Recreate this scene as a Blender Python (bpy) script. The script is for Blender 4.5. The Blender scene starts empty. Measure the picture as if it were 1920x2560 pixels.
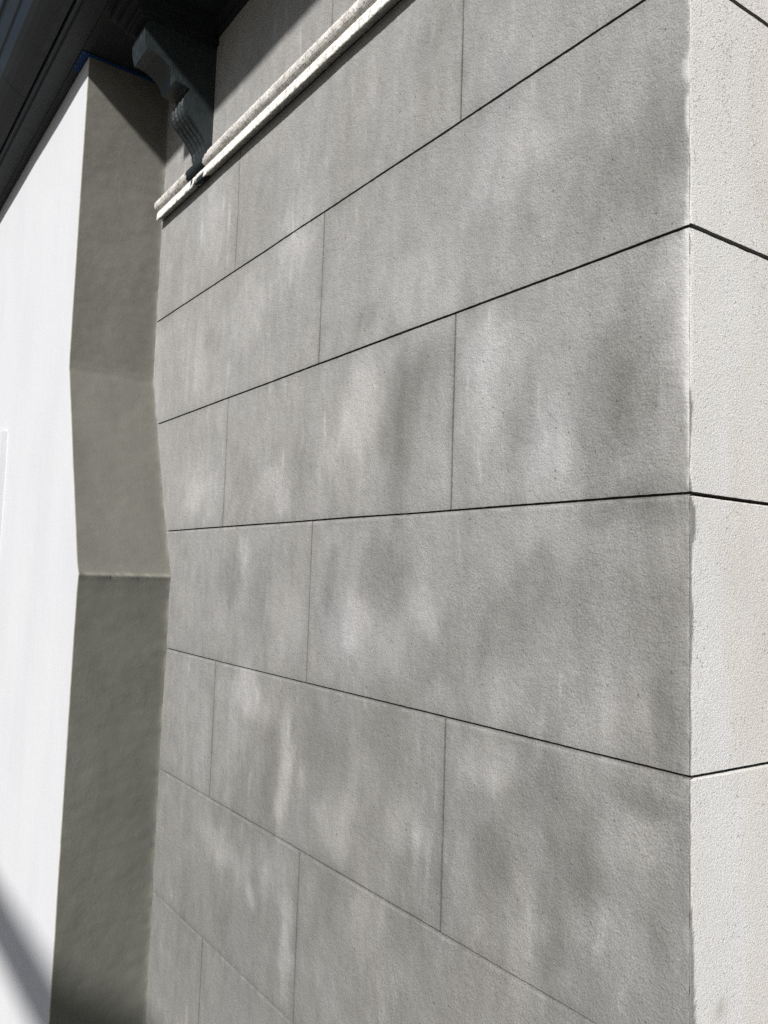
import bpy, bmesh, math, random
from mathutils import Vector, Matrix, noise
random.seed(7)
S = bpy.context.scene
COL = S.collection

# ------------------------------------------------------------------ camera
CP = Vector((0.48722, -0.76793, -0.10067))
RM = ((0.5943425, 0.0467043, 0.80285472), (0.80358691, -0.07384385, -0.59058882), (0.03170285, 0.99617558, -0.0814195))
FPX = 1971.1
cam = bpy.data.cameras.new('camera')
cam_o = bpy.data.objects.new('camera', cam)
COL.objects.link(cam_o)
cam_o.matrix_world = Matrix(RM).to_4x4()
cam_o.location = CP
cam.sensor_fit = 'VERTICAL'
cam.sensor_height = 36.0
cam.lens = 36.0 * FPX / 2560.0
cam.clip_start = 0.02
cam.clip_end = 600.0
S.camera = cam_o

# ------------------------------------------------------------------ light
SUN = Vector((0.56, -1.0, 0.775)).normalized()
w = bpy.data.worlds.new('World')
S.world = w
w.use_nodes = True
nt = w.node_tree
sky = nt.nodes.new('ShaderNodeTexSky')
sky.sky_type = 'NISHITA'
sky.sun_disc = False
sky.sun_elevation = math.asin(SUN.z)
sky.sun_rotation = math.atan2(SUN.x, SUN.y)
sky.air_density = 1.0
sky.dust_density = 1.0
nt.links.new(sky.outputs[0], nt.nodes['Background'].inputs[0])
nt.nodes['Background'].inputs[1].default_value = 0.05
sl = bpy.data.lights.new('sun', 'SUN')
sl.energy = 5.0  # hazy bright sun
sl.angle = math.radians(3.0)
sl.color = (1.0, 0.965, 0.92)
so = bpy.data.objects.new('sun', sl)
COL.objects.link(so)
so.rotation_euler = (-SUN).to_track_quat('-Z', 'Y').to_euler()
so.location = SUN * 30
S.cycles.use_denoising = False
S.view_settings.view_transform = 'Standard'
S.view_settings.look = 'None'
S.view_settings.gamma = 1.0
S.view_settings.exposure = 0.14


# ------------------------------------------------------------------ helpers
def tag(o, label=None, cat=None, group=None, kind=None):
    if label: o['label'] = label
    if cat: o['category'] = cat
    if group: o['group'] = group
    if kind: o['kind'] = kind
    return o


def empty(name, loc, label=None, cat=None):
    o = bpy.data.objects.new(name, None)
    COL.objects.link(o)
    o.location = loc
    o.empty_display_size = 0.1
    return tag(o, label, cat, None, 'thing')


def link(name, me, mat, parent=None):
    o = bpy.data.objects.new(name, me)
    COL.objects.link(o)
    if mat: me.materials.append(mat)
    if parent:
        o.parent = parent
        o.matrix_parent_inverse = Matrix.Translation(-parent.location)
    return o


def mesh_of(name, verts, faces, attrs=None, smooth=False):
    me = bpy.data.meshes.new(name)
    me.from_pydata(verts, [], faces)
    for k, vals in (attrs or {}).items():
        a = me.attributes.new(k, 'FLOAT', 'POINT')
        a.data.foreach_set('value', vals)
    if smooth:
        me.polygons.foreach_set('use_smooth', [True] * len(me.polygons))
    me.update()
    return me


def N(x, y, z, oct=3):
    return noise.fractal(Vector((x, y, z)), 0.9, 2.1, oct)


def lerp(a, b, t): return a + (b - a) * t


def sstep(a, b, x):
    t = max(0.0, min(1.0, (x - a) / (b - a)))
    return t * t * (3 - 2 * t)


def interp(x, pts):
    if x <= pts[0][0]: return pts[0][1]
    for (a, va), (b, vb) in zip(pts, pts[1:]):
        if x <= b: return lerp(va, vb, (x - a) / (b - a))
    return pts[-1][1]


# ------------------------------------------------------------------ materials
class NT:
    def __init__(s, name):
        s.m = bpy.data.materials.new(name)
        s.m.use_nodes = True
        s.t = s.m.node_tree
        s.b = s.t.nodes['Principled BSDF']
        s.co = s.t.nodes.new('ShaderNodeTexCoord').outputs['Object']

    def n(s, kind, **kw):
        nd = s.t.nodes.new(kind)
        for k, v in kw.items():
            if k.startswith('i_'):
                nd.inputs[k[2:].replace('_', ' ')].default_value = v
            else: setattr(nd, k, v)
        return nd

    def l(s, a, b): s.t.links.new(a, b)

    def noise(s, scale, detail=4, rough=0.55, stretch=None, off=0.0):
        nd = s.n('ShaderNodeTexNoise')
        nd.inputs['Scale'].default_value = scale
        nd.inputs['Detail'].default_value = detail
        nd.inputs['Roughness'].default_value = rough
        mp = s.n('ShaderNodeMapping')
        if stretch: mp.inputs['Scale'].default_value = stretch
        mp.inputs['Location'].default_value = (off, off * 1.7, off * .6)
        s.l(s.co, mp.inputs[0])
        s.l(mp.outputs[0], nd.inputs['Vector'])
        return nd.outputs['Fac']

    def ramp(s, fac, stops):
        nd = s.n('ShaderNodeValToRGB')
        cr = nd.color_ramp
        while len(cr.elements) < len(stops): cr.elements.new(.5)
        for e, (p, c) in zip(cr.elements, stops):
            e.position = p
            e.color = (*(c if hasattr(c, '__len__') else (c, c, c)), 1)
        s.l(fac, nd.inputs[0])
        return nd.outputs[0]

    def math(s, op, a, b=0.0, clamp=False):
        nd = s.n('ShaderNodeMath', operation=op, use_clamp=clamp)
        for i, v in enumerate((a, b)):
            if isinstance(v, (int, float)): nd.inputs[i].default_value = v
            else: s.l(v, nd.inputs[i])
        return nd.outputs[0]

    def mix(s, fac, a, b, mode='MIX'):
        nd = s.n('ShaderNodeMix', data_type='RGBA', blend_type=mode)
        for k, v in ((0, fac), (6, a), (7, b)):
            if isinstance(v, (int, float)): nd.inputs[k].default_value = v
            elif isinstance(v, tuple): nd.inputs[k].default_value = (*v, 1)
            else: s.l(v, nd.inputs[k])
        return nd.outputs[2]

    def attr(s, name):
        return s.n('ShaderNodeAttribute', attribute_name=name).outputs['Fac']

    def bump(s, h, dist, strength=1.0, prev=None):
        nd = s.n('ShaderNodeBump')
        nd.inputs['Distance'].default_value = dist
        nd.inputs['Strength'].default_value = strength
        s.l(h, nd.inputs['Height'])
        if prev is not None: s.l(prev, nd.inputs['Normal'])
        return nd.outputs[0]

    def done(s, col, rough=0.9, normal=None, spec=0.3):
        if isinstance(col, tuple): s.b.inputs['Base Color'].default_value = (*col, 1)
        else: s.l(col, s.b.inputs['Base Color'])
        if isinstance(rough, (int, float)): s.b.inputs['Roughness'].default_value = rough
        else: s.l(rough, s.b.inputs['Roughness'])
        s.b.inputs['Specular IOR Level'].default_value = spec
        if normal is not None: s.l(normal, s.b.inputs['Normal'])
        return s.m


def mat_grey():
    s = NT('grey_limewash_render')
    p = s.attr('paint')                       # 0 dark .. 1 pale wash, from the brushed clouds and painted lit lips
    fine = s.noise(30, 6, .68, (1, 1, .7))
    p2 = s.math('ADD', p, s.math('MULTIPLY', s.math('SUBTRACT', fine, .5), .38))
    wisp = s.math('MULTIPLY', s.ramp(s.noise(48, 5, .6, (1, 1, .22), 12), [(.55, 0), (.72, 1)]), s.ramp(s.noise(9, 3, .6, (1, 1, .6), 15), [(.48, 0), (.62, 1)]))
    p2 = s.math('ADD', p2, s.math('MULTIPLY', wisp, .22))
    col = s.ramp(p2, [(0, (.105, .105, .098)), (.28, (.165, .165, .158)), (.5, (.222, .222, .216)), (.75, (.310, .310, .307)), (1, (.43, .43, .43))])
    warm = s.noise(5, 3, .5, (1, 1, .5), 3.1)
    col = s.mix(s.math('MULTIPLY', s.ramp(warm, [(.45, 0), (.72, 1)]), .45), col, s.mix(1.0, col, (1.025, 1.0, .965), 'MULTIPLY'))
    cool = s.noise(7, 3, .5, (1, 1, .6), 9.1)
    col = s.mix(s.math('MULTIPLY', s.ramp(cool, [(.5, 0), (.75, 1)]), .5), col, s.mix(1.0, col, (.97, 1.0, 1.05), 'MULTIPLY'))
    grain = s.noise(430, 4, .75)
    col = s.mix(1.0, col, s.ramp(grain, [(.30, .66), (.5, 1.0), (.72, 1.30)]), 'MULTIPLY')
    # pin holes and grit
    vo = s.n('ShaderNodeTexVoronoi', feature='F1')
    vo.inputs['Scale'].default_value = 95
    s.l(s.co, vo.inputs['Vector'])
    wn = s.n('ShaderNodeSeparateColor')
    s.l(vo.outputs['Color'], wn.inputs[0])
    hole = s.math('MULTIPLY', s.math('LESS_THAN', vo.outputs['Distance'], .14), s.math('GREATER_THAN', wn.outputs[0], .93))
    col = s.mix(s.math('MULTIPLY', hole, .55), col, (.05, .05, .045))
    # bare arris and joint dirt
    col = s.mix(s.attr('white'), col, (.60, .60, .605))
    col = s.mix(s.attr('joint'), col, (.045, .038, .032))
    h = s.math('ADD', s.math('MULTIPLY', s.noise(330, 4, .7), .7), s.math('MULTIPLY', s.noise(95, 3, .6), .8))
    h = s.math('SUBTRACT', h, s.math('MULTIPLY', hole, .6))
    return s.done(col, .92, s.bump(h, .0030, .9), .2)


def mat_pale():
    s = NT('pale_roughcast_render')
    t = s.noise(6, 4, .6, (1, 1, .5))
    col = s.ramp(t, [(.3, (.80, .788, .76)), (.5, (.845, .84, .825)), (.72, (.87, .87, .87))])
    y = s.n('ShaderNodeSeparateXYZ')
    s.l(s.co, y.inputs[0])
    yel = s.math('ADD', s.math('MULTIPLY', y.outputs[1], 3.2), s.math('MULTIPLY', s.noise(9, 4, .6, (1, 1, .35), 5), 1.2))
    col = s.mix(s.ramp(yel, [(.85, 0), (1.6, .28)]), col, (.74, .69, .58))
    g = s.noise(300, 4, .75, (1, 1, 1.2))
    col = s.mix(1.0, col, s.ramp(g, [(.30, .80), (.42, 1.0), (.7, 1.05)]), 'MULTIPLY')
    # open pits between the sand grains, denser in patches
    vo = s.n('ShaderNodeTexVoronoi', feature='F1')
    vo.inputs['Scale'].default_value = 260
    wv = s.n('ShaderNodeVectorMath', operation='ADD')
    nz = s.n('ShaderNodeTexNoise')
    nz.inputs['Scale'].default_value = 300
    s.l(s.co, nz.inputs['Vector'])
    sc = s.n('ShaderNodeVectorMath', operation='SCALE')
    sc.inputs['Scale'].default_value = .006
    s.l(nz.outputs['Color'], sc.inputs[0])
    s.l(s.co, wv.inputs[0]); s.l(sc.outputs[0], wv.inputs[1])
    s.l(wv.outputs[0], vo.inputs['Vector'])
    sp = s.n('ShaderNodeSeparateColor')
    s.l(vo.outputs['Color'], sp.inputs[0])
    dens = s.ramp(s.noise(14, 4, .65, None, 6), [(.35, .985), (.62, .86)])
    dz = s.math('SUBTRACT', dens, s.math('MULTIPLY', s.math('SUBTRACT', y.outputs[2], .15, True), 1.1))
    pit = s.math('MULTIPLY', s.ramp(vo.outputs['Distance'], [(.18, 1), (.34, 0)]), s.math('GREATER_THAN', sp.outputs[0], dz))
    col = s.mix(s.attr('smudge'), col, (.38, .33, .29))
    col = s.mix(s.math('MULTIPLY', pit, .55), col, (.22, .20, .17))
    col = s.mix(s.attr('grey'), col, (.21, .205, .195))
    col = s.mix(s.attr('joint'), col, (.045, .038, .030))
    worm = s.noise(330, 5, .78, (1, 1, 1.3), 2.2)
    h = s.math('ADD', s.math('MULTIPLY', s.ramp(worm, [(.28, 0), (.72, 1)]), 1.1), s.math('MULTIPLY', s.noise(620, 3, .7), .35))
    h = s.math('SUBTRACT', h, s.math('MULTIPLY', pit, .6))
    return s.done(col, .93, s.bump(h, .0016, .7), .2)


def mat_white():
    s = NT('white_masonry_paint')
    t = s.noise(4, 5, .6, (1, 1, .3))
    col = s.ramp(t, [(.3, (.555, .572, .605)), (.5, (.585, .598, .628)), (.7, (.605, .613, .635))])
    d = s.noise(16, 5, .7, (1, 1, .3), 4)
    col = s.mix(s.ramp(d, [(.60, 0), (.80, .45)]), col, (.52, .52, .545))
    h = s.math('ADD', s.math('MULTIPLY', s.noise(120, 4, .6), .6), s.noise(22, 3, .5, (1, 1, .6)))
    return s.done(col, .8, s.bump(h, .0016, .6), .3)


def mat_return():
    s = NT('olive_grey_render')
    t = s.noise(7, 5, .6, (1, 1, .6))
    col = s.ramp(t, [(.3, (.138, .138, .122)), (.5, (.156, .155, .137)), (.72, (.177, .175, .155))])
    d = s.noise(26, 4, .7, None, 4)
    col = s.mix(s.ramp(d, [(.66, 0), (.80, .35)]), col, (.30, .29, .22))
    g = s.noise(420, 3, .7)
    col = s.mix(1.0, col, s.ramp(g, [(.28, .84), (.5, 1.0), (.74, 1.14)]), 'MULTIPLY')
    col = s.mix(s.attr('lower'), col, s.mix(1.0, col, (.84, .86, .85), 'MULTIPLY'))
    col = s.mix(s.attr('edge'), col, (.40, .385, .33))
    rough = s.ramp(s.noise(9, 4, .6, None, 8), [(.42, .25), (.66, 1.0)])
    h = s.math('ADD', s.math('MULTIPLY', s.noise(110, 5, .72, (1, 1, .8)), rough), s.math('MULTIPLY', s.noise(300, 3, .6), .25))
    h = s.math('ADD', h, s.math('MULTIPLY', s.noise(11, 2, .5, None, 1.2), .3))
    return s.done(col, .9, s.bump(h, .0022, .6), .25)


def mat_stone():
    s = NT('weathered_painted_stone')
    t = s.noise(60, 6, .7, (.5, 1, 1))
    col = s.ramp(t, [(.3, (.30, .285, .26)), (.44, (.56, .545, .515)), (.60, (.72, .71, .68))])
    pink = s.noise(34, 4, .6, (.35, 1, 1), 4)
    col = s.mix(s.ramp(pink, [(.58, 0), (.68, .5)]), col, (.46, .37, .33))
    under = s.attr('shade_grime')
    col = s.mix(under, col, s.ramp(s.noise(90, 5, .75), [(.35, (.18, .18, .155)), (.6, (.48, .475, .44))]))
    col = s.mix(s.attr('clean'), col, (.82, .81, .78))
    vo = s.n('ShaderNodeTexVoronoi', feature='F1')
    vo.inputs['Scale'].default_value = 200
    s.l(s.co, vo.inputs['Vector'])
    sep = s.n('ShaderNodeSeparateColor')
    s.l(vo.outputs['Color'], sep.inputs[0])
    hole = s.math('MULTIPLY', s.math('LESS_THAN', vo.outputs['Distance'], .32), s.math('GREATER_THAN', sep.outputs[0], .60))
    col = s.mix(s.math('MULTIPLY', hole, .6), col, (.10, .09, .08))
    col = s.mix(s.attr('smear'), col, (.020, .027, .030))
    h = s.math('ADD', s.math('MULTIPLY', s.noise(150, 5, .7), 1.0), s.noise(45, 3, .6))
    h = s.math('SUBTRACT', h, s.math('MULTIPLY', hole, .7))
    return s.done(col, .9, s.bump(h, .0022, .8), .2)


def mat_charcoal(name, col=(.020, .026, .028), rough=.42, brush=(1, 1, .12), bump=.0012, spec=.5):
    s = NT(name)
    t = s.noise(30, 5, .6)
    c = s.ramp(t, [(.3, tuple(v * .8 for v in col)), (.7, tuple(v * 1.25 for v in col))])
    st = s.noise(210, 4, .7, brush)
    c = s.mix(s.ramp(st, [(.58, 0), (.72, .6)]), c, tuple(v * 3.2 for v in col))
    h = s.math('ADD', st, s.math('MULTIPLY', s.noise(70, 3, .6), .7))
    return s.done(c, rough, s.bump(h, bump, .8), spec)


def mat_soffit():
    s = NT('dark_soffit_paint')
    t = s.noise(25, 5, .6, (.4, 1, 1))
    c = s.ramp(t, [(.3, (.007, .009, .011)), (.7, (.013, .016, .018))])
    flake = s.noise(120, 5, .75, (.35, 1, 1), 6)
    c = s.mix(s.ramp(flake, [(.60, 0), (.68, .8)]), c, (.008, .007, .007))
    h = s.math('ADD', s.noise(110, 4, .7, (.4, 1, 1)), 0.0)
    return s.done(c, .6, s.bump(h, .0016, .7), .35)


def mat_gutter():
    s = NT('gloss_charcoal_metal')
    t = s.noise(9, 4, .6)
    c = s.ramp(t, [(.3, (.011, .014, .018)), (.7, (.018, .022, .027))])
    r = s.ramp(s.noise(18, 4, .6, None, 3), [(.3, .20), (.7, .30)])
    return s.done(c, r, s.bump(s.noise(40, 2, .5), .0006, .4), .6)


def mat_tape():
    s = NT('blue_masking_tape')
    c = s.ramp(s.noise(140, 3, .6), [(.3, (.006, .05, .19)), (.7, (.010, .075, .26))])
    return s.done(c, .6, s.bump(s.noise(500, 3, .6, (.2, 1, 1)), .0004, .6), .4)


def mat_ground():
    s = NT('concrete_paving')
    c = s.ramp(s.noise(6, 6, .65), [(.3, (.11, .105, .095)), (.7, (.17, .165, .15))])
    return s.done(c, .9, s.bump(s.noise(80, 5, .7), .003, .6), .2)


def mat_plain(name, a, b, scale=20, rough=.8):
    s = NT(name)
    return s.done(s.ramp(s.noise(scale, 5, .6), [(.3, a), (.7, b)]), rough, s.bump(s.noise(scale * 5, 4, .6), .001, .5), .3)


M_GREY, M_PALE, M_WHITE, M_RET, M_STONE = mat_grey(), mat_pale(), mat_white(), mat_return(), mat_stone()
M_BRKT = mat_charcoal('charcoal_gloss_paint', (.018, .024, .026))
M_SOF, M_GUT, M_TAPE, M_GRD = mat_soffit(), mat_gutter(), mat_tape(), mat_ground()

# ------------------------------------------------------------------ setting
GZ = -1.62
bm = bmesh.new()
bmesh.ops.create_grid(bm, x_segments=2, y_segments=2, size=200)
me = bpy.data.meshes.new('ground')
bm.to_mesh(me); bm.free()
g = link('ground', me, M_GRD)
g.location = (0, 0, GZ)
tag(g, kind='structure')

# ------------------------------------------------------------------ the walls
H = 0.30                                       # course height
ROWS = {k: k * H for k in range(-6, 6)}
ROWS[2] += .0013; ROWS[-1] -= .0011; ROWS[-2] -= .0008; ROWS[-3] += .0002
A1, A2, A3 = 1.1764, 0.3902, 0.7819
ZTOP = 1.303
ROWS.pop(4)
ZMOULD = .905


def strip_x(z):                                # plane of the rendered return, with its weathering slope
    b = .0010 * N(z * 3.1, 4.2, 0)
    return interp(z, [(-.60, -1.482), (-.16, -1.479), (-.118, -1.474), (-.09, -1.490), (.34, -1.650), (.400, -1.671), (.445, -1.684), (.60, -1.685), (1.3, -1.684)]) + b


def px2wall(x, y):                             # a spot on the grey face, to place the brushed clouds
    d = Vector(((x * 1.15732 - 960) / FPX, -(y * 1.15732 - 1280) / FPX, -1.0))
    d = Matrix(RM) @ d
    t = -CP.y / d.y
    q = CP + t * d
    return q.x, q.z


CLOUDS_PX = [
 (930,110,45,80,-.35),(560,480,70,110,-.15),(760,330,50,90,-.2),(640,500,40,70,.3),(460,470,30,80,.4),(600,300,50,60,.1),
 (1130,120,90,70,.1),(1440,300,60,220,-.45),(900,620,110,110,.35),(1130,310,100,70,.3),(1270,430,60,90,-.35),(1370,350,80,120,-.4),
 (1150,430,40,60,-.25),(1040,600,35,70,-.2),(1450,440,25,60,.4),(790,680,22,26,-.4),(850,690,18,24,-.25),(1200,560,90,60,.15),
 (640,560,35,60,.3),(550,650,50,90,.35),(461,740,13,40,-.35),(585,690,18,60,-.25),(430,790,40,70,.2),(370,640,20,60,-.15),
 (430,1060,30,55,.5),(390,940,25,45,-.15),(780,900,45,130,.65),(868,900,46,170,-.65),(930,760,60,50,-.35),(650,990,30,80,-.35),
 (700,980,40,100,.3),(590,1050,20,50,.4),(530,1030,20,80,-.25),(940,1000,25,90,.2),
 (1055,860,50,190,.5),(1190,1000,50,140,.45),(1290,900,80,150,-.5),(1350,790,50,150,-.45),(1440,600,40,60,.4),(1120,960,25,90,-.25),
 (1400,1060,90,30,-.3),(1100,720,80,60,.2),
 (500,1240,22,60,-.35),(560,1290,16,80,-.35),(528,1230,10,60,.3),(480,1330,16,60,.2),(620,1350,35,90,.35),
 (770,1350,45,80,.5),(830,1220,50,80,-.5),(910,1330,28,70,.45),(720,1300,24,60,-.3),(840,1400,22,60,.3),(1200,1180,120,50,.15),
 (1070,1350,60,60,-.3),(1090,1500,35,80,.25),(1290,1520,80,80,.4),(1200,1290,120,70,-.3),(1430,1350,55,150,-.3),(1380,1105,130,30,-.4),
 (1450,1560,45,90,-.45),(950,1450,60,60,-.25),(740,1400,30,50,.2),
 (430,1580,12,100,.3),(545,1500,50,50,.55),(610,1700,15,150,.75),(580,1650,16,160,-.4),(505,1620,16,100,.3),(720,1750,45,80,.45),
 (880,1800,55,55,.35),(690,1600,60,100,-.3),(840,1560,55,90,-.35),(525,1710,18,80,-.3),(760,1660,20,70,.2),(900,1900,45,80,-.2),
 (1070,1640,70,50,.45),(1160,1680,50,80,-.5),(1210,1760,30,60,.2),(1400,1725,90,30,-.55),(1350,1800,70,90,.35),(1230,1860,50,150,-.55),
 (1080,1860,45,80,-.45),(1010,1900,35,100,.25),(1120,2060,35,150,.4),(1180,2060,24,120,-.4),(1290,2010,90,90,.25),(1440,1900,50,180,-.3),
 (480,1830,50,50,.55),(570,1880,35,60,.3),(615,2050,11,130,.7),(550,1905,12,60,-.35),(400,2010,30,100,-.25),(538,1925,10,26,.6),
 (780,1980,50,80,.35),(720,1925,35,70,-.3),(860,2050,50,80,-.3),(850,2130,80,50,.2),(480,2000,25,70,-.15),(700,2100,30,80,.2),
]
CL = []
for cx, cy, rx, ry, v in CLOUDS_PX:
    u0, z0 = px2wall(cx, cy)
    ua, _ = px2wall(cx + rx, cy)
    _, za = px2wall(cx, cy - ry)
    CL.append((u0, z0, abs(ua - u0) + .004, abs(za - z0) + .004, v))


def paint(x, z, dj):
    wx = x + .024 * N(x * 6, z * 4, 1.3) + .016 * N(x * 24, z * 14, 4.0)
    wz = z + .045 * N(x * 6, z * 4, 7.7) + .018 * N(x * 22, z * 14, 8.0)
    s = 0.0
    for u0, z0, ru, rz, v in CL:
        a = (wx - u0) / ru
        if abs(a) > 2.2: continue
        b = (wz - z0) / rz
        if abs(b) > 2.2: continue
        s += v * (lambda q: .55 * math.exp(-q * q) + .42 * math.exp(-1.1 * q))(a * a + b * b)
    s += .12 * N(x * 7, z * 3, 0, 4) + .15 * N(x * 26, z * 9, 5, 5) + .12 * N(x * 70, z * 26, 5, 4)
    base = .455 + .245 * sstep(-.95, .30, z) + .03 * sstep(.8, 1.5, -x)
    base += .05 * noise.noise(Vector((round((x + .2 * (math.floor(z / .3) % 2)) / .39) * 7.3, math.floor(z / .3) * 3.7, 1)))
    s -= .28 * math.exp(-dj / .009)
    return base + .43 * s


WHITE_W = [(-2, 0), (.0, .0015), (.03, .004), (.08, .007), (.12, .012), (.20, .024), (.27, .012), (.31, .005), (.34, .003), (.46, .004), (.49, .012), (.51, .004), (.60, .002), (.9, .002)]
GREY_W = [(-2, .001), (-.56, .009), (-.50, .007), (-.42, .002), (-.31, .002), (-.25, .003), (-.22, .002), (-.13, .006), (-.10, .003), (-.055, .004), (-.04, .012), (-.015, .010), (-.003, .003), (.0, .005), (.02, .000), (.10, .006), (.12, 0), (.9, 0)]


def ashlar(name, u_end, joints, fmap, mat, parent, seed, hw, depth, is_grey):
    """one dressed face: courses of block faces with real tooled grooves between them"""
    V, F = [], []
    AT = {'paint': [], 'joint': [], 'white': []} if is_grey else {'grey': [], 'joint': [], 'smudge': []}

    def add(u, z, d, dj=1.0, jt=0.0, dt=1.0):
        dd = d
        if u < .12:
            dd += .0010 * math.exp(-u / .0018) + .0016 * max(0, N(z * 70, 2, 6) - .22) * math.exp(-u / .003)                        # soft arris
        dd += .0009 * N(u * 5 + seed, z * 5, 0)
        V.append(fmap(u, z, dd, u < 1e-6))
        AT['joint'].append(jt)
        if is_grey:
            AT['paint'].append(paint(-u, z, dj) + ((.17 + .22 * N(u * 30, z * 3, 2)) * math.exp(-((dt - .0045) / .0025) ** 2) if z < .1 else 0.0))  # sunlit lip below the lower grooves painted in as a pale line
            ww = .62 * interp(z, WHITE_W)
            e = u + .0022 * N(z * 110, u * 90, 0) + .006 * N(z * 22, u * 40, 2)
            AT['white'].append(0.0 if jt > .5 else max(0, min(.88, 1.0 * math.exp(-(max(0, e) / (ww + .0005)) ** 1.6))) * sstep(0.0, .003, ww))
        else:
            ww = interp(z + .006 * N(z * 25, 0, 1), GREY_W) + .0016 * N(z * 90, 1, 1)
            AT['smudge'].append(min(.5, .55 * math.exp(-(((u - .052) / .010) ** 2 + ((z + .548) / .009) ** 2)) * (1 + 1.2 * N(u * 160, z * 160, 3))) if u < .15 and z < -.5 else 0.0)
            AT['grey'].append(.85 * (1 - sstep(ww - .001, ww + .0012, u)))
        return len(V) - 1

    def jw(u): return .0019 if u < .5 else .0018 if u < 1 else .0017

    def amp(u, z):
        if not is_grey: return 1.0
        return 1 - sstep(-.006, .004, u + strip_x(z) + .014 + .004 * math.sin(z * 40))

    def useq(u0, u1, step, fine_lo=False, fine_hi=False):
        n = max(2, int((u1 - u0) / step))
        s = [lerp(u0, u1, i / n) for i in range(n + 1)]
        if fine_lo: s = [u0, u0 + .0007, u0 + .0016, u0 + .003, u0 + .005, u0 + .008, u0 + .012] + [v for v in s if v > u0 + .016]
        return s

    STEP = .0075
    ks = [k for k in sorted(ROWS) if ROWS[k] > GZ - .05]
    zl = [GZ] + [ROWS[k] for k in ks if ROWS[k] > GZ + .02 and ROWS[k] < ZTOP - .02] + [ZTOP]
    rowid = [min(ROWS, key=lambda k: abs(ROWS[k] - z)) for z in zl]

    def lip(i, u):
        """offset of the upper and lower lips of groove i at u"""
        if i == 0 or i == len(zl) - 1: return 0, 0
        z = zl[i]
        wob = .0012 * N(u * 2.0, z * 9 + seed, 3)
        a = amp(u, z)
        ju = .00035 * N(u * 120, z * 50, seed) + .0002 * N(u * 400, z * 70, seed)
        jl = .0006 * N(u * 70, z * 31, seed + 9) + .0003 * N(u * 300, z * 31, seed + 9)
        return wob + a * (hw * .42 + ju), wob - a * (hw * .95 + jl)
    for i in range(len(zl) - 1):
        k = rowid[i]
        js = joints.get(k % 2, []) if is_grey else []
        cuts = [0.0] + sorted(js) + [u_end]
        for b in range(len(cuts) - 1):
            lo = cuts[b] + (jw(cuts[b]) if b else 0)
            hi = cuts[b + 1] - (jw(cuts[b + 1]) if b < len(cuts) - 2 else 0)
            us = useq(lo, hi, STEP, fine_lo=(b == 0))
            nz = 40
            ts = [0, .01, .03] + [j / nz for j in range(2, nz - 1)] + [.965, .975, .984, .992, 1]
            idx = []
            for t in ts:
                row = []
                for n_, u in enumerate(us):
                    zb = zl[i] + lip(i, u)[0]
                    zt = zl[i + 1] + lip(i + 1, u)[1]
                    z = lerp(zb, zt, t)
                    uu = u
                    if n_ == 0 and b: uu = u + .0005 * N(z * 110, u, seed)
                    if n_ == len(us) - 1 and b < len(cuts) - 2: uu = u - .0005 * N(z * 120, u, seed + 3)
                    dj = min(z - zl[i], zl[i + 1] - z, (u - cuts[b]) if b else 9, (cuts[b + 1] - u) if b < len(cuts) - 2 else 9)
                    row.append(add(uu, z, 0, dj, 0.0, zl[i + 1] - z))
                idx.append(row)
            for r in range(len(ts) - 1):
                for c in range(len(us) - 1):
                    F.append((idx[r][c], idx[r + 1][c], idx[r + 1][c + 1], idx[r][c + 1]))
            # the thin vertical joint at the far side of the block
            if b < len(cuts) - 2:
                c0 = cuts[b + 1]
                prev = None
                for t in [j / 60 for j in range(61)]:
                    z = lerp(zl[i] + lip(i, c0)[0], zl[i + 1] + lip(i + 1, c0)[1], t)
                    e1 = c0 - jw(c0) - .0005 * N(z * 120, hi, seed + 3)
                    e2 = c0 + jw(c0) + .0005 * N(z * 110, c0 + jw(c0), seed)
                    sh = .55 + .45 * N(z * 30, c0 * 9, 2)
                    strong = .88 + .3 * N(z * 8, c0 * 3, 5)
                    q = [add(e1, z, 0, 0, .35 * strong), add(lerp(e1, e2, .35), z, .0028 * (.7 + .3 * sh), 0, max(.15, strong)), add(lerp(e1, e2, .65), z, .0026, 0, max(.15, strong)), add(e2, z, 0, 0, .25 * strong)]
                    if prev:
                        for m in range(3): F.append((prev[m], q[m], q[m + 1], prev[m + 1]))
                    prev = q
    # grooves
    for i in range(1, len(zl) - 1):
        us = useq(0, u_end, .004, fine_lo=True)
        prev = None
        for u in us:
            a = amp(u, zl[i])
            up, dn = lip(i, u)
            z = zl[i]
            d = depth * a
            jt = .9 * a
            q = [add(u, z + up, 0, 0, jt), add(u, z + up * .8 + dn * .05, d, 0, jt), add(u, z + dn * .22, d, 0, jt), add(u, z + dn * .40, d * .55, 0, jt * .85), add(u, z + dn * .56, d * .34, 0, jt * .08), add(u, z + dn, 0, 0, 0)]
            if prev:
                for m in range(5): F.append((prev[m + 1], q[m + 1], q[m], prev[m]) if True else None)
            prev = q
    # orient faces towards the outside
    me = mesh_of(name, V, F, AT)
    bm = bmesh.new(); bm.from_mesh(me)
    bmesh.ops.recalc_face_normals(bm, faces=bm.faces)
    out = Vector((0, -1, 0)) if is_grey else Vector((1, 0, 0))
    for f in bm.faces:
        if f.normal.dot(out) < 0: f.normal_flip()
    bm.to_mesh(me); bm.free()
    me.polygons.foreach_set('use_smooth', [True] * len(me.polygons))
    return link(name, me, mat, parent)


ashlar_root = empty('ashlar_wall', (0, 0, GZ), 'grey wall scored into big blocks, turning at the right into a pale rough face', 'wall')
PH = .0588


def corner_j(z):
    return .0008 * N(z * 45, 1, 1) + .0006 * N(z * 160, 1, 4) + .0045 * max(0.0, N(z * 75, 9, 2) - .42) + .003 * max(0.0, N(z * 24, 5, 8) - .5)


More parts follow.
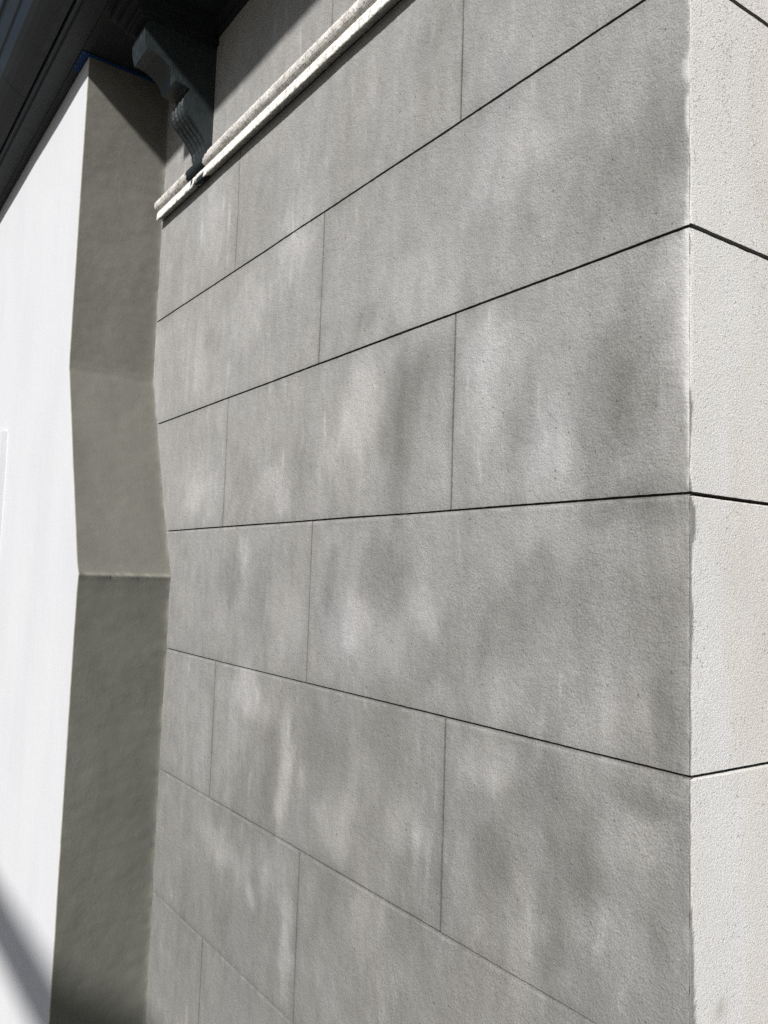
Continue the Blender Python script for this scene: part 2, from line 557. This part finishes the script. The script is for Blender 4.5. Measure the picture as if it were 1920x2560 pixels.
def map_grey(u, z, d, corner):
    if corner: return (-d - corner_j(z), d + corner_j(z), z)
    return (-u, d, z)


def map_pale(u, z, d, corner):
    if corner: return (-d - corner_j(z), d + corner_j(z), z)
    return (u * math.sin(PH) - d * math.cos(PH), u * math.cos(PH) + d * math.sin(PH), z)


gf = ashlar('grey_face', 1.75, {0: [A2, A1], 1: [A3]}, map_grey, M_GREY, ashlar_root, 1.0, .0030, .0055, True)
gf['label'] = 'mottled grey limewashed face with scored block joints'
pf = ashlar('side_face', 1.6, {}, map_pale, M_PALE, ashlar_root, 5.0, .0043, .009, False)
pf['label'] = 'pale cream roughcast face of the corner, with wide dark joints'


# back body of that wall so that it has thickness
def box(name, x0, x1, y0, y1, z0, z1, mat, parent=None, bev=0.0):
    bm = bmesh.new()
    bmesh.ops.create_cube(bm, size=1)
    for v in bm.verts:
        v.co = Vector((lerp(x0, x1, v.co.x + .5), lerp(y0, y1, v.co.y + .5), lerp(z0, z1, v.co.z + .5)))
    if bev: bmesh.ops.bevel(bm, geom=bm.edges[:], offset=bev, segments=2, affect='EDGES')
    me = bpy.data.meshes.new(name); bm.to_mesh(me); bm.free()
    return link(name, me, mat, parent)


core = box('wall_core', -1.9, -.012, .012, 1.6, GZ, ZTOP, M_PALE, ashlar_root)

bm = bmesh.new()
gpts = [(.012, 1.303), (1.6, 1.303), (1.6, 2.592), (.012, 1.694)]
ga = [bm.verts.new((-.012, y, z)) for y, z in gpts]
gb = [bm.verts.new((-.20, y, z)) for y, z in gpts]
bm.faces.new(ga)
bm.faces.new(gb[::-1])
for k in range(4): bm.faces.new((ga[k], gb[k], gb[(k + 1) % 4], ga[(k + 1) % 4]))
bmesh.ops.recalc_face_normals(bm, faces=bm.faces)
me = bpy.data.meshes.new('gable'); bm.to_mesh(me); bm.free()
link('gable', me, M_PALE, ashlar_root)

# ------------------------------------------------------------------ white wall with its grey return
white_root = empty('rendered_wall', (-1.9, -.23, GZ), 'white painted wall standing forward, with a dark olive-grey kinked return beside the block wall', 'wall')
YF = -.2295
V, F, E = [], [], []
zs = [GZ + (1.303 - GZ) * i / 420 for i in range(421)]
ys = [0.0, -.004, -.010] + [-.02 - .0095 * i for i in range(22)] + [-.2265, YF + .0008, YF]
ys = [y for y in ys if y > YF] + [YF]
for z in zs:
    for j, y in enumerate(ys):
        x = strip_x(z)
        x += .0016 * N(y * 9, z * 9, 2) + .0010 * N(y * 45, z * 45, 3)
        # ragged trowel ridges at both ends of the weathering slope
        zr = -.118 + .0035 * N(y * 22, 0, 1) + .002 * N(y * 80, 0, 1)
        x += .0055 * math.exp(-((z - zr) / .006) ** 2) * (.7 + .8 * N(y * 70, 3, 3))
        zk = .425 + .006 * N(y * 14, 2, 1)
        x -= .0030 * math.exp(-((z - zk) / .010) ** 2)
        # coved rough fillet where it meets the block wall
        x += .005 * math.exp(y / .004) * (.6 + .6 * N(z * 38, 7, 1) + .4 * N(z * 120, 7, 1))
        yy = y
        if j >= len(ys) - 1:
            x -= .0012 + .0012 * N(z * 60, 0, 8)
            yy = y + .0006 * N(z * 90, 0, 2)
        V.append((x, yy, z))
        fr = .9 * math.exp(-((z - zr) / .0035) ** 2) * (.5 + .5 * N(y * 60, 5, 1)) if y > -.215 else 0
        ed = .0
        if y < YF + .0022: ed = .75
        ed = max(ed, fr, (0.45 * math.exp(y / .002) * (.2 + 1.0 * N(z * 16, 9, 1))))
        E.append(max(0, min(1, ed)))
n = len(ys)
for i in range(len(zs) - 1):
    for j in range(n - 1):
        a = i * n + j
        F.append((a, a + 1, a + n + 1, a + n))
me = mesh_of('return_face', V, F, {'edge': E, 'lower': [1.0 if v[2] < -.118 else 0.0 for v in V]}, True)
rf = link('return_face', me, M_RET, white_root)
rf['label'] = 'dark olive-grey rendered return that slopes out half way down'

# white face: follows the same kinked edge
V, F = [], []
xs_off = [0, .001, .003, .01, .02, .04] + [.08 + .06 * i for i in range(40)]
for i, z in enumerate(zs):
    ex, ey, _ = Vector(rf.data.vertices[i * n + n - 1].co)
    for j, o in enumerate(xs_off):
        x = ex - o
        y = YF - .0000 + .0016 * N(x * 3, z * 2, 5) * sstep(0, .05, o)
        if j == 0: y = ey
        V.append((x, y, z))
m = len(xs_off)
for i in range(len(zs) - 1):
    for j in range(m - 1):
        a = i * m + j
        F.append((a, a + m, a + m + 1, a + 1))
me = mesh_of('white_face', V, F, None, True)
wf = link('white_face', me, M_WHITE, white_root)
wf['label'] = 'bright white front face'
# raised white pier further along, its thin side in shade
bm = bmesh.new()
pts = [(-2.430, GZ), (-2.428, .27), (-2.431, .352), (-2.9, .352), (-2.9, GZ)]
fr = [bm.verts.new((x, YF - .018, z)) for k, (x, z) in enumerate(pts)]
bk = [bm.verts.new((x + .0, YF + .004, z + .0)) for x, z in pts]
bm.faces.new(fr)
for k in range(len(pts)):
    k2 = (k + 1) % len(pts)
    bm.faces.new((fr[k], bk[k], bk[k2], fr[k2]))
bmesh.ops.recalc_face_normals(bm, faces=bm.faces)
me = bpy.data.meshes.new('raised_band'); bm.to_mesh(me); bm.free()
link('raised_band', me, M_WHITE, white_root)
box('wall_core', -4.0, -1.72, -.21, 1.6, GZ, ZTOP, M_WHITE, white_root)


# ------------------------------------------------------------------ swept mouldings along the eaves
def sweep(name, prof, x0, x1, step, mat, parent=None, jit=0.0, attrs=None, cap=True, smooth=False, jscale=40, endfun=None):
    """prof: closed outline of (y, z); swept along x"""
    V, F, A = [], [], {k: [] for k in (attrs or {})}
    nx = max(1, int(abs(x1 - x0) / step))
    for i in range(nx + 1):
        x = lerp(x0, x1, i / nx)
        for j, (y, z) in enumerate(prof):
            q = jit * (N(x * jscale, y * 90, z * 90) + .6 * N(x * jscale * 3.3, y * 260, z * 260))
            q2 = jit * N(x * jscale, y * 90 + 7, z * 90)
            xx = x
            if endfun: xx = endfun(i, nx, x, y, z)
            V.append((xx, y + q, z + q2))
            for k, fn in (attrs or {}).items(): A[k].append(fn(x, y, z, j))
    p = len(prof)
    for i in range(nx):
        for j in range(p):
            a = i * p + j; b = i * p + (j + 1) % p
            F.append((a, b, b + p, a + p))
    if cap:
        F.append(tuple(range(p))[::-1]); F.append(tuple(nx * p + j for j in range(p)))
    me = mesh_of(name, V, F, A)
    bm = bmesh.new(); bm.from_mesh(me); bmesh.ops.recalc_face_normals(bm, faces=bm.faces); bm.to_mesh(me); bm.free()
    if smooth: me.polygons.foreach_set('use_smooth', [True] * len(me.polygons))
    return link(name, me, mat, parent)


# stone string moulding on the grey face: bead above a square fillet
prof = [(.006, .9035), (-.004, .9000), (-.014, .8945), (-.0215, .8900), (-.0225, .8920), (-.0225, .9000), (-.0222, .9080), (-.0215, .9130), (-.0170, .9145), (-.0135, .9160)]
cy, cz, r = -.0155, .9315, .0168
for k in range(13):
    a = math.radians(-95 - k * 16)
    prof.append((cy + r * math.cos(a) * 1.0 if True else 0, cz + r * math.sin(a)))
prof += [(-.004, .951), (.006, .953)]


def shade_grime(x, y, z, j):  # shade of the underside and bead groove painted dark, plus grime at the end
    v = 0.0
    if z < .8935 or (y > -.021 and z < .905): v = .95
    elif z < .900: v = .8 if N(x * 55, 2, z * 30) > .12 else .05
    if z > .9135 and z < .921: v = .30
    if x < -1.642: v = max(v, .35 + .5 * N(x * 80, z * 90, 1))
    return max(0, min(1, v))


def smear(x, y, z, j):
    e = .006 * N(z * 90, x * 30, 3) + .003 * N(z * 300, x * 90, 3)
    if z > .9135:
        if -1.440 + e < x < -1.337 + e: return 1.0
        if -1.345 < x < -1.262 and z > lerp(.923, .950, (x + 1.345) / .083) + e: return 1.0
        return 0.0
    if z < .9135 and -1.425 < x < -1.385: return 1.0 if N(x * 90, 7, z * 70) > .02 else 0.0
    if z < .906 and -1.400 < x < -1.340 + e: return 1.0
    return 0.0


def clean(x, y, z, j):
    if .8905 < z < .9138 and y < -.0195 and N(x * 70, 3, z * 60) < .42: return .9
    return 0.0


def endr(i, nx, x, y, z):
    if i < 3: return x + .004 * N(y * 200, z * 200, i) - (.0 if i else .0)
    return x


mould = sweep('string_moulding', prof, -1.664, .0, .0035, M_STONE, None, .0007, {'shade_grime': shade_grime, 'smear': smear, 'clean': clean}, True, False, 130, endr)
tag(mould, 'weathered off-white stone bead moulding running up the grey wall, paint-smeared under the bracket', 'moulding', None, 'thing')

# ------------------------------------------------------------------ eave: soffit, bed mould, fascia, roof
eave = empty('roof_eave', (-1.5, -.15, 1.303), 'dark painted roof eave overhanging the walls at the top left', 'roof')
X0, X1 = -4.0, .05
sof = [(.35, 1.303), (-.250, 1.303), (-.2525, 1.3045), (-.255, 1.3033), (-.2800, 1.3024), (-.3015, 1.3010), (-.3045, 1.3030), (-.3045, 1.325), (.35, 1.325)]
sweep('soffit', sof, X0, X1, .01, M_SOF, eave, .0005, None, True, False, 30)
bed = [(.004, 1.3035), (.004, 1.268), (-.006, 1.2685), (-.010, 1.274), (-.012, 1.284), (-.020, 1.290), (-.024, 1.297), (-.024, 1.3035)]
sweep('bed_mould', bed, -1.684, X1, .01, M_SOF, eave, .0004)
fas = [(-.3055, 1.3055), (-.3110, 1.3075), (-.3120, 1.325), (-.3120, 1.50), (-.290, 1.50), (-.290, 1.3255), (-.3040, 1.3255)]
sweep('fascia', fas, X0, X1, .02, M_GUT, eave, .0002)
slate = mat_plain('dark_slate', (.035, .038, .045), (.07, .075, .085), 30, .6)
rp = [(-.33, 1.502), (-.33, 1.512), (1.6, 2.62), (1.6, 2.60)]
rr = sweep('roof', rp, X0, X1, .25, slate, eave, 0)

# ------------------------------------------------------------------ gutter: ogee in two lengths
gut_root = empty('gutter', (-2.0, -.36, 1.33), 'glossy charcoal ogee gutter along the eave edge, a bluish sky glint on its lip', 'gutter')
gp = [(-.3150, 1.330), (-.330, 1.3335), (-.345, 1.342), (-.360, 1.3535), (-.374, 1.366), (-.385, 1.378), (-.392, 1.390), (-.396, 1.402), (-.3975, 1.412), (-.403, 1.4165), (-.404, 1.421),
      (-.4135, 1.4365), (-.4225, 1.4515), (-.4300, 1.4540), (-.4325, 1.462), (-.4325, 1.474), (-.428, 1.478), (-.420, 1.476), (-.418, 1.462), (-.396, 1.43), (-.390, 1.41), (-.370, 1.375), (-.345, 1.352), (-.319, 1.339), (-.3155, 1.345), (-.3155, 1.49), (-.3125, 1.49), (-.3125, 1.345)]
XS = -2.055
for a, b in ((X0, XS - .0012), (XS + .0012, X1)):
    gl = sweep('gutter_length', gp, a, b, .05, M_GUT, gut_root, .0002, None, True, False, 6)
gi = [(y + .0035, z + .003) for y, z in gp[:15]] + [(y + .006, z + .005) for y, z in gp[:15][::-1]]
sweep('joint_strap', gi, XS - .03, XS + .03, .02, mat_plain('gutter_sealant', (.006, .006, .006), (.012, .012, .012)), gut_root, 0)

# ------------------------------------------------------------------ scroll bracket
XB = -1.3475
BT = .090
br = empty('scroll_bracket', (XB - BT / 2, 0, .97), 'dark charcoal carved scroll bracket between the eave and the stone moulding', 'bracket')
prof_b = [(-.168, 1.2405), (-.181, 1.238), (-.1865, 1.225), (-.1885, 1.208), (-.1875, 1.190), (-.1845, 1.175), (-.1805, 1.163),
          (-.170, 1.1635), (-.156, 1.162), (-.144, 1.157), (-.134, 1.152), (-.124, 1.145), (-.116, 1.137), (-.1105, 1.129), (-.1075, 1.121),
          (-.1050, 1.1145), (-.092, 1.1125), (-.079, 1.111), (-.0660, 1.1075),
          (-.0700, 1.099), (-.0760, 1.090), (-.0795, 1.080), (-.0800, 1.068), (-.0780, 1.057), (-.0735, 1.047), (-.066, 1.038), (-.056, 1.030), (-.045, 1.019), (-.035, 1.008), (-.026, .996), (-.019, .985), (-.015, .974), (-.013, .955), (-.013, .950)]


def bracket_mesh():
    V, F = [], []
    nt_ = 28
    # resample the outline finely
    P = []
    for (a, b), (c, d) in zip(prof_b, prof_b[1:]):
        k = max(1, int(math.hypot(c - a, d - b) / .004))
        for i in range(k): P.append((lerp(a, c, i / k), lerp(b, d, i / k)))
    P.append(prof_b[-1])
    # outward normal of the outline
    nrm = []
    for i in range(len(P)):
        a = P[max(0, i - 1)]; b = P[min(len(P) - 1, i + 1)]
        t = Vector((b[0] - a[0], b[1] - a[1])).normalized()
        nrm.append((-(-t.y), -t.x) if False else (t.y, -t.x))
    for i, (y, z) in enumerate(P):
        for j in range(nt_ + 1):
            s = j / nt_
            x = XB - BT * s
            flute = 0.0
            if z < 1.104 and 1.0:
                ph = (s - .08) / .84
                if 0 < ph < 1: flute = -.0042 * (.5 - .5 * math.cos(ph * 4 * 2 * math.pi)) * sstep(1.104, 1.085, z) * sstep(.958, .985, z)
            if 1.164 < z < 1.24:
                flute += .0010 * N(s * 16, z * 8, 3)
            rough = .0008 * N(x * 160, y * 160, z * 60) if .02 < s < .98 else .0005 * N(x * 99, y * 300, z * 300)
            q = flute + rough
            V.append((x, y + nrm[i][0] * q * (1 if nrm[i][0] < 0 else 1), z + nrm[i][1] * q))
    w1 = nt_ + 1
    for i in range(len(P) - 1):
        for j in range(nt_):
            a = i * w1 + j
            F.append((a, a + 1, a + w1 + 1, a + w1))
    # sides: strips back to the wall
    for s_, x in ((0, XB), (nt_, XB - BT)):
        base = len(V)
        for i, (y, z) in enumerate(P):
            V.append((x, .003, z))
        for i in range(len(P) - 1):
            a, b = i * w1 + s_, (i + 1) * w1 + s_
            F.append((a, b, base + i + 1, base + i) if s_ == 0 else (a, base + i, base + i + 1, b))
    me = mesh_of('scroll_body', V, F)
    bm = bmesh.new(); bm.from_mesh(me)
    bmesh.ops.remove_doubles(bm, verts=bm.verts, dist=1e-6)
    bmesh.ops.recalc_face_normals(bm, faces=bm.faces)
    bm.to_mesh(me); bm.free()
    return me


link('scroll_body', bracket_mesh(), M_BRKT, br)


def cap_plate(name, grow, y_out, z0, z1, bev):
    bm = bmesh.new()
    bmesh.ops.create_cube(bm, size=1)
    for v in bm.verts:
        v.co = Vector((lerp(XB - BT - grow, XB + grow, v.co.x + .5), lerp(y_out, .002, v.co.y + .5), lerp(z0, z1, v.co.z + .5)))
    ed = [e for e in bm.edges if all(v.co.z < z0 + 1e-5 for v in e.verts)]
    bmesh.ops.bevel(bm, geom=ed, offset=bev, segments=4, affect='EDGES')
    me = bpy.data.meshes.new(name); bm.to_mesh(me); bm.free()
    return link(name, me, M_SOF, br)


cap_plate('cap', .012, -.205, 1.2410, 1.2600, .006)
cap_plate('cap', .032, -.238, 1.2605, 1.3025, .016)

# ------------------------------------------------------------------ masking tape round the top of the wall corner
bm = bmesh.new()
n1, n2 = 26, 40
pts_out, pts_in = [], []
z_t = 1.3016


def quadstrip(a, b):
    for i in range(len(a) - 1): bm.faces.new((a[i], a[i + 1], b[i + 1], b[i]))


r1, r2 = [], []
for i in range(n1 + 1):
    x = lerp(-1.770, -1.6855, i / n1)
    r1.append(bm.verts.new((x, -.252 + .0006 * N(x * 60, 1, 1), z_t - .0012 - .0006 * abs(N(x * 30, 2, 2)))))
    r2.append(bm.verts.new((x, -.2315, z_t - .0012)))
quadstrip(r1, r2)
r1, r2 = [], []
for i in range(n2 + 1):
    y = lerp(-.252, -.003, i / n2)
    wv = .0020 * N(y * 20, 4, 1)
    r1.append(bm.verts.new((-1.6855 if y < -.2315 else -1.6800, y, z_t - .0012)))
    r2.append(bm.verts.new((-1.667 + wv, y, z_t - .0010 - .0010 * abs(N(y * 30, 1, 5)))))
quadstrip(r1, r2)
bmesh.ops.solidify(bm, geom=bm.faces[:], thickness=.0004)
bmesh.ops.recalc_face_normals(bm, faces=bm.faces)
me = bpy.data.meshes.new('masking_tape'); bm.to_mesh(me); bm.free()
tp = link('masking_tape', me, M_TAPE)
tag(tp, 'blue masking tape stuck in an L to the dark soffit round the wall corner', 'tape', None, 'thing')

# ------------------------------------------------------------------ scaffold plank behind the camera: throws the band of shade low on the wall
PY = -1.75
zc = -1.038 + .775 * (-.23 - PY)
wood = mat_plain('scaffold_board', (.22, .15, .09), (.36, .26, .16), 12, .8)
plank = empty('scaffold_plank', (-1.0, PY, zc - .17), 'long timber scaffold plank set on edge on two steel posts', 'scaffold')
box('board', -4.6, 3.2, PY - .019, PY + .019, zc - .175, zc - .005, wood, plank, .004)
steel = mat_plain('galvanised_steel', (.35, .36, .37), (.5, .5, .51), 30, .4)
for px_ in (-4.4, 3.0):
    bm = bmesh.new()
    bmesh.ops.create_cone(bm, cap_ends=True, segments=24, radius1=.024, radius2=.024, depth=zc + .05 - GZ)
    me = bpy.data.meshes.new('post'); bm.to_mesh(me); bm.free()
    o = link('post', me, steel, plank)
    o.location = (px_, PY - .045, (zc + .05 + GZ) / 2)
